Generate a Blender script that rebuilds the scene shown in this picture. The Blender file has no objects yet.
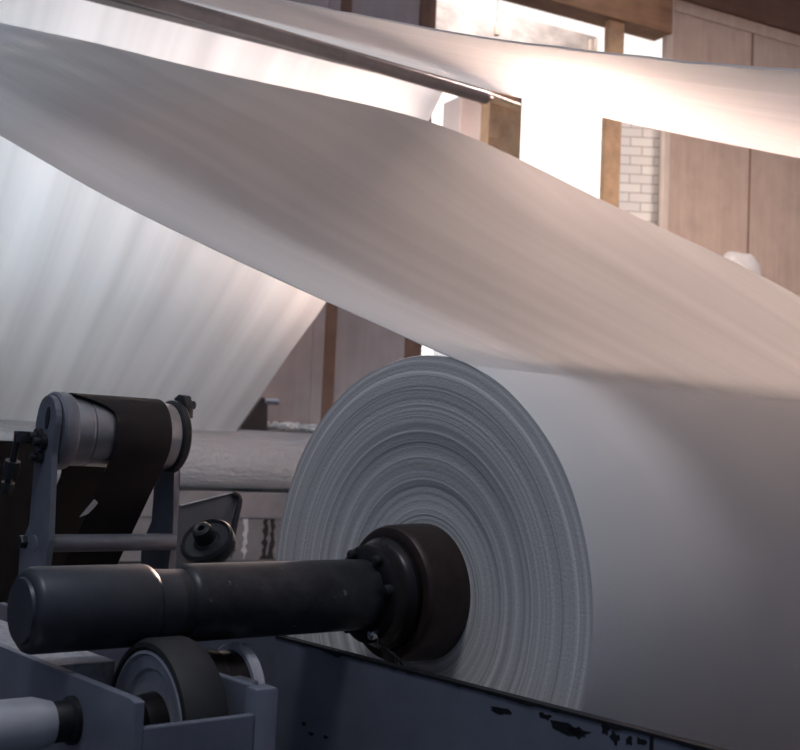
import bpy, bmesh, math, random
from mathutils import Vector, Matrix, noise
random.seed(7)
sc = bpy.context.scene
COL = sc.collection
PI = math.pi
R_ = math.radians

# ------------------------------------------------------------------ camera and frames
F = 1173.0
PITCH, ROLL, ALPHA, BETA = R_(4.1), R_(2.52), R_(39.34), R_(29.0)
CAMZ = 1.16
CAM = Vector((0, 0, CAMZ))
fw = Vector((0, math.cos(PITCH), math.sin(PITCH)))
up0 = Vector((0, -math.sin(PITCH), math.cos(PITCH)))
rt0 = Vector((1, 0, 0))
rt = rt0 * math.cos(ROLL) + up0 * math.sin(ROLL)
up = up0 * math.cos(ROLL) - rt0 * math.sin(ROLL)

cd = bpy.data.cameras.new('camera')
cam = bpy.data.objects.new('camera', cd)
COL.objects.link(cam)
m = Matrix((rt, up, -fw)).transposed().to_4x4()
m.translation = CAM
cam.matrix_world = m
cd.sensor_width = 36
cd.lens = F / 800 * 36
cd.clip_start = 0.02
cd.clip_end = 300
cd.dof.use_dof = True
cd.dof.focus_distance = 2.75
cd.dof.aperture_fstop = 7.0
sc.camera = cam


class Frame:
    """local axes: x = across, y = along the roller axes, z = up"""
    def __init__(self, origin, ang):
        self.o = Vector(origin)
        self.y = Vector((math.cos(ang), math.sin(ang), 0))
        self.x = Vector((math.sin(ang), -math.cos(ang), 0))
        self.rz = math.atan2(self.x.y, self.x.x)

    def W(self, v):
        return self.o + self.x * v[0] + self.y * v[1] + Vector((0, 0, v[2]))

    def L(self, w):
        w = Vector(w) - self.o
        return Vector((w.dot(self.x), w.dot(self.y), w.z))

    def ray(self, x, y):
        v = fw + rt * ((x - 400) / F) - up * ((y - 375) / F)
        return self.L(CAM), Vector((v.dot(self.x), v.dot(self.y), v.z))

    def at(self, x, y, axis, val):
        o, v = self.ray(x, y)
        return o + v * ((val - o[axis]) / v[axis])

    def depth(self, x, y, D):
        o, v = self.ray(x, y)
        return o + v * D

    def pix(self, v):
        w = self.W(v) - CAM
        z = w.dot(fw)
        return 400 + F * w.dot(rt) / z, 375 - F * w.dot(up) / z


MF = Frame((0.0415, 2.689, CAMZ - 0.310), ALPHA)     # front winder
FL = -(CAMZ - 0.310)                                 # floor height in the frames


# ------------------------------------------------------------------ materials
def mat(name):
    mt = bpy.data.materials.new(name)
    mt.use_nodes = True
    nt = mt.node_tree
    return mt, nt, nt.nodes['Principled BSDF'], nt.nodes['Material Output']


def nd(nt, typ, **kw):
    n = nt.nodes.new(typ)
    for k, v in kw.items():
        if k in n.inputs:
            n.inputs[k].default_value = v
        else:
            setattr(n, k, v)
    return n


def coords(nt, scale=(1, 1, 1)):
    tc = nd(nt, 'ShaderNodeTexCoord')
    mp = nd(nt, 'ShaderNodeMapping')
    mp.inputs['Scale'].default_value = scale
    nt.links.new(tc.outputs['Object'], mp.inputs['Vector'])
    return mp.outputs['Vector']


def ramp(nt, fac, stops):
    r = nd(nt, 'ShaderNodeValToRGB')
    e = r.color_ramp.elements
    while len(e) < len(stops):
        e.new(0.5)
    for i, (p, c) in enumerate(stops):
        e[i].position = p
        e[i].color = (*c, 1) if len(c) == 3 else c
    nt.links.new(fac, r.inputs['Fac'])
    return r.outputs['Color']


def metal(name, c, rough=0.5, metallic=0.0, var=0.25, scale=14, wear=None, wear_pos=0.68, bump=0.15, spec=0.5):
    mt, nt, bs, out = mat(name)
    v = coords(nt)
    n = nd(nt, 'ShaderNodeTexNoise', Scale=scale, Detail=6.0, Roughness=0.65)
    nt.links.new(v, n.inputs['Vector'])
    lo = tuple(x * (1 - var) for x in c)
    hi = tuple(min(1, x * (1 + var)) for x in c)
    col = ramp(nt, n.outputs['Fac'], [(0.3, lo), (0.7, hi)])
    if wear:
        n2 = nd(nt, 'ShaderNodeTexNoise', Scale=scale * 1.6, Detail=8.0, Roughness=0.7)
        nt.links.new(v, n2.inputs['Vector'])
        f = ramp(nt, n2.outputs['Fac'], [(wear_pos, (0, 0, 0)), (wear_pos + 0.05, (1, 1, 1))])
        mx = nd(nt, 'ShaderNodeMix', data_type='RGBA')
        nt.links.new(f, mx.inputs['Factor'])
        nt.links.new(col, mx.inputs[6])
        mx.inputs[7].default_value = (*wear, 1)
        col = mx.outputs[2]
    nt.links.new(col, bs.inputs['Base Color'])
    bs.inputs['Roughness'].default_value = rough
    bs.inputs['Metallic'].default_value = metallic
    bs.inputs['Specular IOR Level'].default_value = spec
    b = nd(nt, 'ShaderNodeBump', Strength=bump, Distance=0.004)
    nt.links.new(n.outputs['Fac'], b.inputs['Height'])
    nt.links.new(b.outputs['Normal'], bs.inputs['Normal'])
    return mt


def fabric(name, c, axis_scale, transl=0.3, streak=0.1, crease=False):
    """thin nonwoven: lengthways streaks where the fibre lies thicker, plus a fine tooth"""
    mt, nt, bs, out = mat(name)
    v = coords(nt, axis_scale)
    n = nd(nt, 'ShaderNodeTexNoise', Scale=1.0, Detail=3.0, Roughness=0.55)
    nt.links.new(v, n.inputs['Vector'])
    lo = tuple(x * (1 - streak) for x in c)
    hi = tuple(min(1, x * (1 + streak * 0.5)) for x in c)
    col = ramp(nt, n.outputs['Fac'], [(0.35, lo), (0.65, hi)])
    v2 = coords(nt)
    n2 = nd(nt, 'ShaderNodeTexNoise', Scale=220.0, Detail=3.0)
    nt.links.new(v2, n2.inputs['Vector'])
    b = nd(nt, 'ShaderNodeBump', Strength=0.12, Distance=0.003)
    nt.links.new(n2.outputs['Fac'], b.inputs['Height'])
    b2 = nd(nt, 'ShaderNodeBump', Strength=0.35, Distance=0.02)
    nt.links.new(n.outputs['Fac'], b2.inputs['Height'])
    nt.links.new(b.outputs['Normal'], b2.inputs['Normal'])
    nrm = b2.outputs['Normal']
    if crease:
        w = nd(nt, 'ShaderNodeTexWave', Scale=3.2, Distortion=7.0, Detail=3.0)
        w.inputs['Detail Scale'].default_value = 1.6
        v3 = coords(nt, (3.0, 2.2, 3.0))
        nt.links.new(v3, w.inputs['Vector'])
        b3 = nd(nt, 'ShaderNodeBump', Strength=0.6, Distance=0.02)
        nt.links.new(w.outputs['Fac'], b3.inputs['Height'])
        nt.links.new(nrm, b3.inputs['Normal'])
        nrm = b3.outputs['Normal']
    bs.inputs['Roughness'].default_value = 0.85
    bs.inputs['Specular IOR Level'].default_value = 0.15
    nt.links.new(col, bs.inputs['Base Color'])
    nt.links.new(nrm, bs.inputs['Normal'])
    if transl > 0:
        tr = nd(nt, 'ShaderNodeBsdfTranslucent')
        nt.links.new(col, tr.inputs['Color'])
        mx = nd(nt, 'ShaderNodeMixShader')
        mx.inputs['Fac'].default_value = transl
        nt.links.new(bs.outputs[0], mx.inputs[1])
        nt.links.new(tr.outputs[0], mx.inputs[2])
        nt.links.new(mx.outputs[0], out.inputs['Surface'])
    return mt


def roll_face_mat():
    """wound edge seen end-on: hundreds of layers as rings of slightly different tone"""
    mt, nt, bs, out = mat('wound_fabric_edge')
    tc = nd(nt, 'ShaderNodeTexCoord')
    sp = nd(nt, 'ShaderNodeSeparateXYZ')
    nt.links.new(tc.outputs['Object'], sp.inputs[0])
    cb = nd(nt, 'ShaderNodeCombineXYZ')
    nt.links.new(sp.outputs['X'], cb.inputs['X'])
    zc = nd(nt, 'ShaderNodeMath', operation='SUBTRACT')      # the thing's base is at the roll's lowest line
    nt.links.new(sp.outputs['Z'], zc.inputs[0])
    zc.inputs[1].default_value = 0.55
    nt.links.new(zc.outputs[0], cb.inputs['Y'])
    ln = nd(nt, 'ShaderNodeVectorMath', operation='LENGTH')
    nt.links.new(cb.outputs[0], ln.inputs[0])
    w1 = nd(nt, 'ShaderNodeTexNoise', Scale=5.0, Detail=2.0)
    nt.links.new(cb.outputs[0], w1.inputs['Vector'])
    wob = nd(nt, 'ShaderNodeMath', operation='MULTIPLY_ADD')
    nt.links.new(w1.outputs['Fac'], wob.inputs[0])
    wob.inputs[1].default_value = 0.004
    nt.links.new(ln.outputs['Value'], wob.inputs[2])
    n1 = nd(nt, 'ShaderNodeTexNoise', noise_dimensions='1D', Scale=48.0, Detail=8.0, Roughness=0.75)
    nt.links.new(wob.outputs[0], n1.inputs['W'])
    col = ramp(nt, n1.outputs['Fac'], [(0.30, (0.40, 0.39, 0.385)), (0.5, (0.60, 0.59, 0.58)), (0.70, (0.82, 0.81, 0.80))])
    nt.links.new(col, bs.inputs['Base Color'])
    bs.inputs['Roughness'].default_value = 0.95
    bs.inputs['Specular IOR Level'].default_value = 0.1
    n2 = nd(nt, 'ShaderNodeTexNoise', Scale=160.0, Detail=2.0)
    nt.links.new(tc.outputs['Object'], n2.inputs['Vector'])
    b = nd(nt, 'ShaderNodeBump', Strength=0.25, Distance=0.004)
    nt.links.new(n2.outputs['Fac'], b.inputs['Height'])
    b2 = nd(nt, 'ShaderNodeBump', Strength=0.35, Distance=0.006)
    nt.links.new(n1.outputs['Fac'], b2.inputs['Height'])
    nt.links.new(b.outputs['Normal'], b2.inputs['Normal'])
    nt.links.new(b2.outputs['Normal'], bs.inputs['Normal'])
    return mt


def brick_mat():
    mt, nt, bs, out = mat('white_brick')  # near-white bricks with darker mortar
    tc = nd(nt, 'ShaderNodeTexCoord')
    sp = nd(nt, 'ShaderNodeSeparateXYZ')
    nt.links.new(tc.outputs['Object'], sp.inputs[0])
    cb = nd(nt, 'ShaderNodeCombineXYZ')
    nt.links.new(sp.outputs['Y'], cb.inputs['X'])
    nt.links.new(sp.outputs['Z'], cb.inputs['Y'])
    br = nd(nt, 'ShaderNodeTexBrick', Scale=1.0)
    br.inputs['Brick Width'].default_value = 0.37
    br.inputs['Row Height'].default_value = 0.148
    br.inputs['Mortar Size'].default_value = 0.008
    br.inputs['Color1'].default_value = (0.86, 0.82, 0.78, 1)
    br.inputs['Color2'].default_value = (0.78, 0.74, 0.71, 1)
    br.inputs['Mortar'].default_value = (0.42, 0.38, 0.35, 1)
    nt.links.new(cb.outputs[0], br.inputs['Vector'])
    nt.links.new(br.outputs['Color'], bs.inputs['Base Color'])
    bs.inputs['Roughness'].default_value = 0.9
    b = nd(nt, 'ShaderNodeBump', Strength=0.6, Distance=0.01, invert=True)
    nt.links.new(br.outputs['Fac'], b.inputs['Height'])
    nt.links.new(b.outputs['Normal'], bs.inputs['Normal'])
    return mt


def board_mat(name, c, var=0.2, vscale=(9, 9, 0.9)):
    mt, nt, bs, out = mat(name)
    v = coords(nt, vscale)
    n = nd(nt, 'ShaderNodeTexNoise', Scale=1.0, Detail=6.0, Roughness=0.6)
    nt.links.new(v, n.inputs['Vector'])
    v2 = coords(nt)
    n2 = nd(nt, 'ShaderNodeTexNoise', Scale=3.0, Detail=5.0)
    nt.links.new(v2, n2.inputs['Vector'])
    ad = nd(nt, 'ShaderNodeMath', operation='ADD')
    nt.links.new(n.outputs['Fac'], ad.inputs[0])
    nt.links.new(n2.outputs['Fac'], ad.inputs[1])
    hf = nd(nt, 'ShaderNodeMath', operation='MULTIPLY')
    nt.links.new(ad.outputs[0], hf.inputs[0])
    hf.inputs[1].default_value = 0.5
    lo = tuple(x * (1 - var) for x in c)
    hi = tuple(min(1, x * (1 + var)) for x in c)
    nt.links.new(ramp(nt, hf.outputs[0], [(0.35, lo), (0.65, hi)]), bs.inputs['Base Color'])
    bs.inputs['Roughness'].default_value = 0.75
    bs.inputs['Specular IOR Level'].default_value = 0.2
    return mt


M_web = fabric('white_nonwoven_web', (0.82, 0.82, 0.82), (0.12, 9.0, 0.3), 0.38, 0.055)
M_web_back = fabric('white_nonwoven_web_rear', (0.86, 0.86, 0.86), (0.1, 4.5, 0.1), 0.40, 0.10)
M_web_top = fabric('white_nonwoven_web_upper', (0.82, 0.82, 0.82), (0.1, 5.0, 0.1), 0.30, 0.05)
M_rollside = fabric('white_nonwoven_roll', (0.74, 0.74, 0.74), (0.4, 2.0, 0.4), 0.0, 0.03)
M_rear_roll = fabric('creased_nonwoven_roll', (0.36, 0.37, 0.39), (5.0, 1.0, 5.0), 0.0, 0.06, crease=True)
M_face = roll_face_mat()
M_scrap = fabric('white_fibre_waste', (0.95, 0.95, 0.95), (8, 8, 8), 0.1, 0.1)
M_shaft = metal('dark_worn_shaft_steel', (0.040, 0.041, 0.046), 0.38, 0.55, 0.35, 18, wear=(0.17, 0.17, 0.18), wear_pos=0.635)
M_shaft_end = metal('dark_smooth_shaft_steel', (0.045, 0.050, 0.060), 0.42, 0.5, 0.2, 9, bump=0.05)
M_chuck = metal('brown_black_chuck_iron', (0.040, 0.026, 0.022), 0.45, 0.35, 0.3, 22)
M_collar = metal('oily_dark_collar_iron', (0.022, 0.019, 0.020), 0.32, 0.6, 0.3, 16, wear=(0.15, 0.14, 0.14), wear_pos=0.72)
M_paint = metal('grey_blue_machine_paint', (0.140, 0.155, 0.198), 0.45, 0.0, 0.16, 7, wear=(0.018, 0.018, 0.022), wear_pos=0.71)
M_paint_light = metal('light_grey_machine_paint', (0.135, 0.138, 0.150), 0.5, 0.0, 0.14, 5, wear=(0.05, 0.05, 0.055), wear_pos=0.69)
M_chalk = metal('chalky_grey_paint', (0.34, 0.35, 0.38), 0.7, 0.0, 0.35, 40, bump=0.5)
M_black = metal('flat_black_backing', (0.005, 0.005, 0.006), 0.8, 0.0, 0.2, 10, spec=0.1)
M_edge = metal('bare_black_edge', (0.010, 0.010, 0.012), 0.5, 0.2, 0.4, 30)
M_rubber = metal('black_rubber', (0.014, 0.0145, 0.017), 0.65, 0.0, 0.25, 30)
M_rim = metal('grey_wheel_disc', (0.46, 0.465, 0.52), 0.5, 0.15, 0.2, 20)
M_belt = metal('black_brown_belt', (0.012, 0.0105, 0.012), 0.62, 0.0, 0.15, 10, bump=0.05, spec=0.25)
M_drum = metal('turned_drum_steel', (0.34, 0.35, 0.38), 0.33, 0.85, 0.2, 6, bump=0.03)
M_arm = metal('dull_grey_blue_arm_steel', (0.135, 0.148, 0.180), 0.48, 0.2, 0.2, 12)
M_dark = metal('dark_bolt_steel', (0.030, 0.031, 0.036), 0.4, 0.5, 0.3, 30)
M_chrome = metal('bright_pin_steel', (0.75, 0.75, 0.77), 0.2, 1.0, 0.05, 10, bump=0.02)
M_bush = metal('pale_bushing_steel', (0.46, 0.48, 0.52), 0.4, 0.3, 0.1, 10)
M_rail = metal('dark_guide_rail_steel', (0.085, 0.070, 0.068), 0.5, 0.2, 0.25, 6)
M_rail_tube = metal('guide_roller_tube', (0.16, 0.13, 0.125), 0.42, 0.3, 0.2, 5)
M_post = metal('flare_tinted_post', (0.58, 0.37, 0.22), 0.55, 0.0, 0.2, 5)  # steel post's ochre is warm flare put into the colour; the mullion shares it
M_beam = board_mat('brown_beam', (0.27, 0.145, 0.085), 0.25, (9, 0.9, 9))
M_darkbeam = board_mat('dark_brown_beam', (0.145, 0.075, 0.052), 0.2, (9, 0.9, 9))
M_panel = board_mat('brown_board_panel', (0.52, 0.385, 0.31), 0.13)
M_panel_grey = board_mat('grey_brown_board_panel', (0.42, 0.385, 0.385), 0.10)
M_trim = board_mat('brown_trim', (0.20, 0.125, 0.095), 0.2)
M_jamb = board_mat('pale_jamb', (0.66, 0.54, 0.45), 0.1)
M_brick = brick_mat()
M_white = metal('white_enamel', (0.9, 0.9, 0.9), 0.4, 0, 0.03, 4, bump=0.02)
M_floor = metal('grey_concrete', (0.04, 0.042, 0.048), 0.85, 0, 0.2, 2)
M_outwall = board_mat('washed_render', (0.50, 0.44, 0.42), 0.35, (2.5, 2.5, 6))
M_sack = fabric('white_sack', (0.58, 0.54, 0.52), (6, 6, 6), 0.1, 0.08)


# ------------------------------------------------------------------ mesh helpers (coordinates of a frame, relative to a base)
def finish(name, bm, m, frame, base, parent=None, smooth=False, sharp=30):
    me = bpy.data.meshes.new(name)
    bmesh.ops.recalc_face_normals(bm, faces=bm.faces)
    bm.to_mesh(me)
    bm.free()
    o = bpy.data.objects.new(name, me)
    COL.objects.link(o)
    me.materials.append(m)
    if smooth:
        for p in me.polygons:
            p.use_smooth = True
        if sharp and hasattr(me, 'set_sharp_from_angle'):
            me.set_sharp_from_angle(angle=R_(sharp))
    if parent:
        o.parent = parent
    else:
        o.location = frame.W(base)
        o.rotation_euler = (0, 0, frame.rz)
    return o


def tag(o, label=None, cat=None, group=None, kind=None):
    if label: o['label'] = label
    if cat: o['category'] = cat
    if group: o['group'] = group
    if kind: o['kind'] = kind
    return o


class Thing:
    """an Empty at the thing's base; parts are given in frame coordinates"""
    def __init__(self, name, frame, base, label, cat, group=None):
        self.f, self.b = frame, Vector(base)
        self.o = bpy.data.objects.new(name, None)
        self.o.empty_display_size = 0.1
        COL.objects.link(self.o)
        self.o.location = frame.W(self.b)
        self.o.rotation_euler = (0, 0, frame.rz)
        tag(self.o, label, cat, group)

    def part(self, name, bm, m, smooth=False, parent=None, sharp=30):
        bmesh.ops.translate(bm, verts=bm.verts, vec=-self.b)
        return finish(name, bm, m, self.f, self.b, parent or self.o, smooth, sharp)


def solo(name, bm, m, frame, base, smooth=False, sharp=30):
    base = Vector(base)
    bmesh.ops.translate(bm, verts=bm.verts, vec=-base)
    return finish(name, bm, m, frame, base, None, smooth, sharp)


def B():
    return bmesh.new()


def box(bm, lo, hi, bev=0.0, rot=None):
    r = bmesh.ops.create_cube(bm, size=1)
    vs = r['verts']
    lo, hi = Vector(lo), Vector(hi)
    c, s = (lo + hi) / 2, hi - lo
    for v in vs:
        v.co = Vector((v.co.x * s.x, v.co.y * s.y, v.co.z * s.z))
    if rot is not None:
        bmesh.ops.rotate(bm, verts=vs, cent=(0, 0, 0), matrix=rot)
    bmesh.ops.translate(bm, verts=vs, vec=c)
    if bev > 0:
        es = list({e for v in vs for e in v.link_edges})
        bmesh.ops.bevel(bm, geom=es, offset=bev, segments=2, affect='EDGES', profile=0.5)
    return bm


def basis(axis):
    a = Vector(axis).normalized()
    h = Vector((0, 0, 1)) if abs(a.z) < 0.9 else Vector((1, 0, 0))
    u = h.cross(a).normalized()
    return a, u, a.cross(u)


def lathe(bm, prof, c, axis=(0, 1, 0), seg=64, wob=None):
    """prof: (radius, distance along axis); radius 0 closes with a fan"""
    a, u, w = basis(axis)
    c = Vector(c)
    rows = []
    for r, t in prof:
        if r <= 1e-6:
            rows.append([bm.verts.new(c + a * t)])
        else:
            row = []
            for k in range(seg):
                th = 2 * PI * k / seg
                rr = r * (1 + (wob(th, t) if wob else 0))
                row.append(bm.verts.new(c + a * t + (u * math.cos(th) + w * math.sin(th)) * rr))
            rows.append(row)
    for A, Bq in zip(rows, rows[1:]):
        for k in range(seg):
            k2 = (k + 1) % seg
            if len(A) == 1 and len(Bq) == 1:
                continue
            if len(A) == 1:
                bm.faces.new((A[0], Bq[k], Bq[k2]))
            elif len(Bq) == 1:
                bm.faces.new((A[k], Bq[0], A[k2]))
            else:
                bm.faces.new((A[k], A[k2], Bq[k2], Bq[k]))
    return bm


def rod(bm, a, b, r, seg=20, cham=0.0):
    a, b = Vector(a), Vector(b)
    L = (b - a).length
    ch = cham or min(r, L) * 0.15
    return lathe(bm, [(0, 0), (r - ch, 0), (r, ch), (r, L - ch), (r - ch, L), (0, L)], a, b - a, seg)


def tube(bm, pts, r, seg=10):
    pts = [Vector(p) for p in pts]
    rows = []
    for i, p in enumerate(pts):
        t = pts[min(i + 1, len(pts) - 1)] - pts[max(i - 1, 0)]
        a, u, w = basis(t)
        rows.append([bm.verts.new(p + (u * math.cos(2 * PI * k / seg) + w * math.sin(2 * PI * k / seg)) * r) for k in range(seg)])
    for A, Bq in zip(rows, rows[1:]):
        for k in range(seg):
            bm.faces.new((A[k], A[(k + 1) % seg], Bq[(k + 1) % seg], Bq[k]))
    bm.faces.new(rows[0]); bm.faces.new(rows[-1])
    return bm


def prism(bm, poly, ext, bev=0.0):
    """poly: closed list of 3D points, swept by ext"""
    ext = Vector(ext)
    a = [bm.verts.new(Vector(p)) for p in poly]
    b = [bm.verts.new(Vector(p) + ext) for p in poly]
    fs = [bm.faces.new(a), bm.faces.new(b)]
    n = len(a)
    for k in range(n):
        fs.append(bm.faces.new((a[k], a[(k + 1) % n], b[(k + 1) % n], b[k])))
    if bev:
        es = list({e for f in fs for e in f.edges})
        bmesh.ops.bevel(bm, geom=es, offset=bev, segments=2, affect='EDGES', profile=0.5)
    return bm


def sheet(bm, grid, th):
    """closed thin slab whose middle surface is the grid of points"""
    nr, nc = len(grid), len(grid[0])
    nm = [[None] * nc for _ in range(nr)]
    for i in range(nr):
        for j in range(nc):
            du = grid[min(i + 1, nr - 1)][j] - grid[max(i - 1, 0)][j]
            dv = grid[i][min(j + 1, nc - 1)] - grid[i][max(j - 1, 0)]
            nm[i][j] = du.cross(dv).normalized()
    A = [[bm.verts.new(grid[i][j] + nm[i][j] * th / 2) for j in range(nc)] for i in range(nr)]
    Bq = [[bm.verts.new(grid[i][j] - nm[i][j] * th / 2) for j in range(nc)] for i in range(nr)]
    for i in range(nr - 1):
        for j in range(nc - 1):
            bm.faces.new((A[i][j], A[i + 1][j], A[i + 1][j + 1], A[i][j + 1]))
            bm.faces.new((Bq[i][j], Bq[i][j + 1], Bq[i + 1][j + 1], Bq[i + 1][j]))
    loop = [(i, 0) for i in range(nr)] + [(nr - 1, j) for j in range(1, nc)] + \
           [(i, nc - 1) for i in range(nr - 2, -1, -1)] + [(0, j) for j in range(nc - 2, 0, -1)]
    for k in range(len(loop)):
        (i, j), (i2, j2) = loop[k], loop[(k + 1) % len(loop)]
        bm.faces.new((A[i][j], A[i2][j2], Bq[i2][j2], Bq[i][j]))
    return bm


def spline(pts, n):
    """Catmull-Rom through pts"""
    P = [Vector(p) for p in pts]
    P = [P[0] * 2 - P[1]] + P + [P[-1] * 2 - P[-2]]
    out = []
    segs = len(P) - 3
    for k in range(n):
        x = k / (n - 1) * segs
        i = min(int(x), segs - 1)
        u = x - i
        a, b, c, d = P[i:i + 4]
        out.append(0.5 * ((2 * b) + (c - a) * u + (2 * a - 5 * b + 4 * c - d) * u * u + (3 * b - a - 3 * c + d) * u ** 3))
    return out


def interp(xs, ys, x):
    if x <= xs[0]: 
        return ys[0] + (ys[1] - ys[0]) / (xs[1] - xs[0]) * (x - xs[0])
    for a, b, c, d in zip(xs, xs[1:], ys, ys[1:]):
        if x <= b:
            return c + (d - c) * (x - a) / (b - a)
    return ys[-1] + (ys[-1] - ys[-2]) / (xs[-1] - xs[-2]) * (x - xs[-1])


# ================================================================== FRONT WINDER
RR = 0.55
WID = 2.75

# ---- the big roll
t = Thing('fabric_roll', MF, (0, 0, -RR), 'big white fabric roll in the centre with its ringed end facing left', 'fabric roll')
bm = B()
rw = random.Random(3)
wob = lambda th, tt: 0.0022 * math.sin(3 * th + 1) + 0.0018 * math.sin(7 * th + 2) + 0.0012 * math.sin(13 * th)
lathe(bm, [(RR - 0.012, 0.001), (RR - 0.002, 0.0015), (RR, 0.005), (RR, 0.3), (RR, 0.7), (RR, 1.4), (RR, WID), (RR - 0.01, WID), (0.10, WID)], (0, 0, 0), seg=160, wob=wob)
t.part('roll_side', bm, M_rollside, True, sharp=50)
bm = B()
prof = []
r = 0.10
while r < RR - 0.006:
    off = rw.uniform(-0.0006, 0.0006) + 0.0008 * math.sin(r * 60)
    dsh = max(0.0, min(1.0, (0.50 - r) / 0.36))
    off += 0.048 * dsh * dsh * (3 - 2 * dsh)
    prof.append((r, off))
    prof.append((r + 0.0028, off + rw.uniform(-0.0002, 0.0002)))
    r += rw.uniform(0.0042, 0.0085)
prof.append((RR - 0.002, 0.001))
prof.append((RR - 0.003, 0.004))
lathe(bm, prof, (0, 0, 0), seg=160, wob=wob)
t.part('roll_end', bm, M_face, True, sharp=60)
bm = B()
lathe(bm, [(0.10, 0.049), (0.115, 0.048), (0.115, 0.2), (0.10, 0.2)], (0, 0, 0), seg=48)
tag(t.part('core_tube', bm, M_chuck, True))

# ---- the web that runs onto the big roll
near = [MF.at(x, y, 1, 0.0) for x, y in [(25, 149), (100, 193), (180, 233), (281, 281), (328, 301.5), (380, 326), (420, 344)]]
ns = [p.x for p in near] + [0.165]
nh = [p.z for p in near] + [0.5245]
far = []
FP = [(25, 28), (100, 44), (200, 70), (300, 91), (400, 112.5), (430, 119.5), (480, 137), (530, 165), (600, 203), (680, 237), (720, 254), (775, 279)]
for x, y in FP:
    T = 0.85 + (2.6 - 0.85) * ((x - 25) / 750.0)
    far.append(MF.at(x, y, 1, T))
# continue beyond the frame down to the line where the web meets the roll
far.append(Vector((-0.28, 2.66, 0.815)))
far.append(Vector((0.165, 2.70, 0.5245)))
far_l = far[0] + (far[0] - far[1]) * 0.8
far = [far_l] + far
FN = spline(far, 140)
n_pts = [Vector((s, 0, h)) for s, h in zip(ns, nh)]
n_l = n_pts[0] + (n_pts[0] - n_pts[1]) * 3.2
NN_path = spline([n_l, n_l * 0.5 + n_pts[0] * 0.5] + n_pts, 400)


def resample(path, n, power=1.0):
    L = [0]
    for a, b in zip(path, path[1:]):
        L.append(L[-1] + (b - a).length)
    out = []
    for k in range(n):
        x = (k / (n - 1)) ** power * L[-1]
        i = 0
        while i < len(L) - 2 and L[i + 1] < x:
            i += 1
        f_ = (x - L[i]) / max(1e-9, L[i + 1] - L[i])
        out.append(path[i].lerp(path[i + 1], min(1, f_)))
    return out


def interp_s(xs, ys, x, w):
    return sum(interp(xs, ys, x + w * q / 4.0) for q in range(-4, 5)) / 9.0


wnx = [p.x for p in n_pts]; wnz = [p.z for p in n_pts]
wfx = [p.x for p in far[1:]]; wfz = [p.z for p in far[1:]]; wft = [p.y for p in far[1:]]
NR, NC = 150, 44
SA, SB = -5.6, 0.165
grid = []
for i in range(NR):
    k = i / (NR - 1)
    x = SA + (SB - SA) * (1 - (1 - k) ** 1.5)
    d_ = SB - x
    w_ = min(0.35, d_ * 0.8)
    zn = interp_s(wnx, wnz, x, min(w_, 0.3))
    zf = interp_s(wfx, wfz, x, w_)
    tf = interp_s(wfx, wft, x, w_)
    row = []
    for j in range(NC):
        v = j / (NC - 1)
        z = zn + (zf - zn) * v
        z += min(1, d_ * 1.2) * 0.006 * noise.noise(Vector((v * 9.0, x * 0.2, 0.3)))
        row.append(Vector((x, tf * v, z)))
    grid.append(row)
# wrap a little way round the roll so the join lies tangent
for q in (1.5, 3, 6, 10):
    th = R_(17.3 + q)
    sx, hz = math.sin(th) * (RR + 0.0004 - 0.0006 * q), math.cos(th) * (RR + 0.0004 - 0.0006 * q)
    grid.append([Vector((sx, grid[NR - 1][j].y, hz)) for j in range(NC)])
bm = sheet(B(), grid, 0.0024)
web = solo('fabric_web', bm, M_web, MF, (0, 0, 0), True, 60)
tag(web, 'wide streaked white fabric web sloping across the middle down onto the big roll', 'fabric')

# ---- winding shaft through the roll
SH = 0.011
t = Thing('winding_shaft', MF, (0, -0.6, SH - 0.078), 'dark steel winding shaft with stepped end running into the big roll', 'shaft')
bm = B()
lathe(bm, [(0.0, -0.905), (0.058, -0.905), (0.060, -0.899), (0.066, -0.899), (0.0745, -0.893), (0.0778, -0.884), (0.0778, -0.672), (0.0755, -0.660), (0.068, -0.652), (0.066, -0.600), (0.0, -0.600)], (0, 0, SH), seg=64)
tag(t.part('shaft_journal', bm, M_shaft_end, True, sharp=40), 'smooth machined shaft end')
bm = B()
lathe(bm, [(0.0, -0.612), (0.0660, -0.612), (0.0665, -0.584), (0.0735, -0.578), (0.0752, -0.570), (0.0762, -0.562), (0.0765, -0.165), (0.0755, -0.12), (0.0755, 0.02), (0, 0.02)], (0, 0, SH), seg=64)
tag(t.part('shaft_body', bm, M_shaft, True, sharp=40), 'rough scratched black shaft body')
bm = B()
lathe(bm, [(0.124, -0.064), (0.139, -0.066), (0.145, -0.064), (0.149, -0.058), (0.151, -0.048), (0.154, 0.012), (0.154, 0.055), (0.10, 0.055)], (0, 0, SH), seg=72)
lathe(bm, [(0.139, -0.064), (0.133, -0.052), (0.122, -0.048), (0.08, -0.048)], (0, 0, SH), seg=72)
tag(t.part('chuck', bm, M_chuck, True, sharp=35), 'brown-black chuck drum against the roll end')
bm = B()
lathe(bm, [(0.070, -0.132), (0.098, -0.130), (0.107, -0.124), (0.109, -0.112), (0.109, -0.094), (0.114, -0.086), (0.123, -0.079), (0.124, -0.062), (0.118, -0.046), (0.08, -0.046)], (0, 0, SH), seg=64)
collar = t.part('collar', bm, M_collar, True, sharp=35)
for k, an in enumerate((58, 12, -62, 118, 190, 240)):
    a = R_(an)
    cx, cz = math.cos(a) * 0.092, math.sin(a) * 0.092 + SH
    bm = B()
    lathe(bm, [(0, -0.143), (0.007, -0.143), (0.0115, -0.140), (0.012, -0.135), (0.012, -0.122), (0, -0.122)], (cx, 0, cz), seg=12)
    t.part('bolt', bm, M_dark if k != 2 else M_chrome, True, parent=collar)
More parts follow.
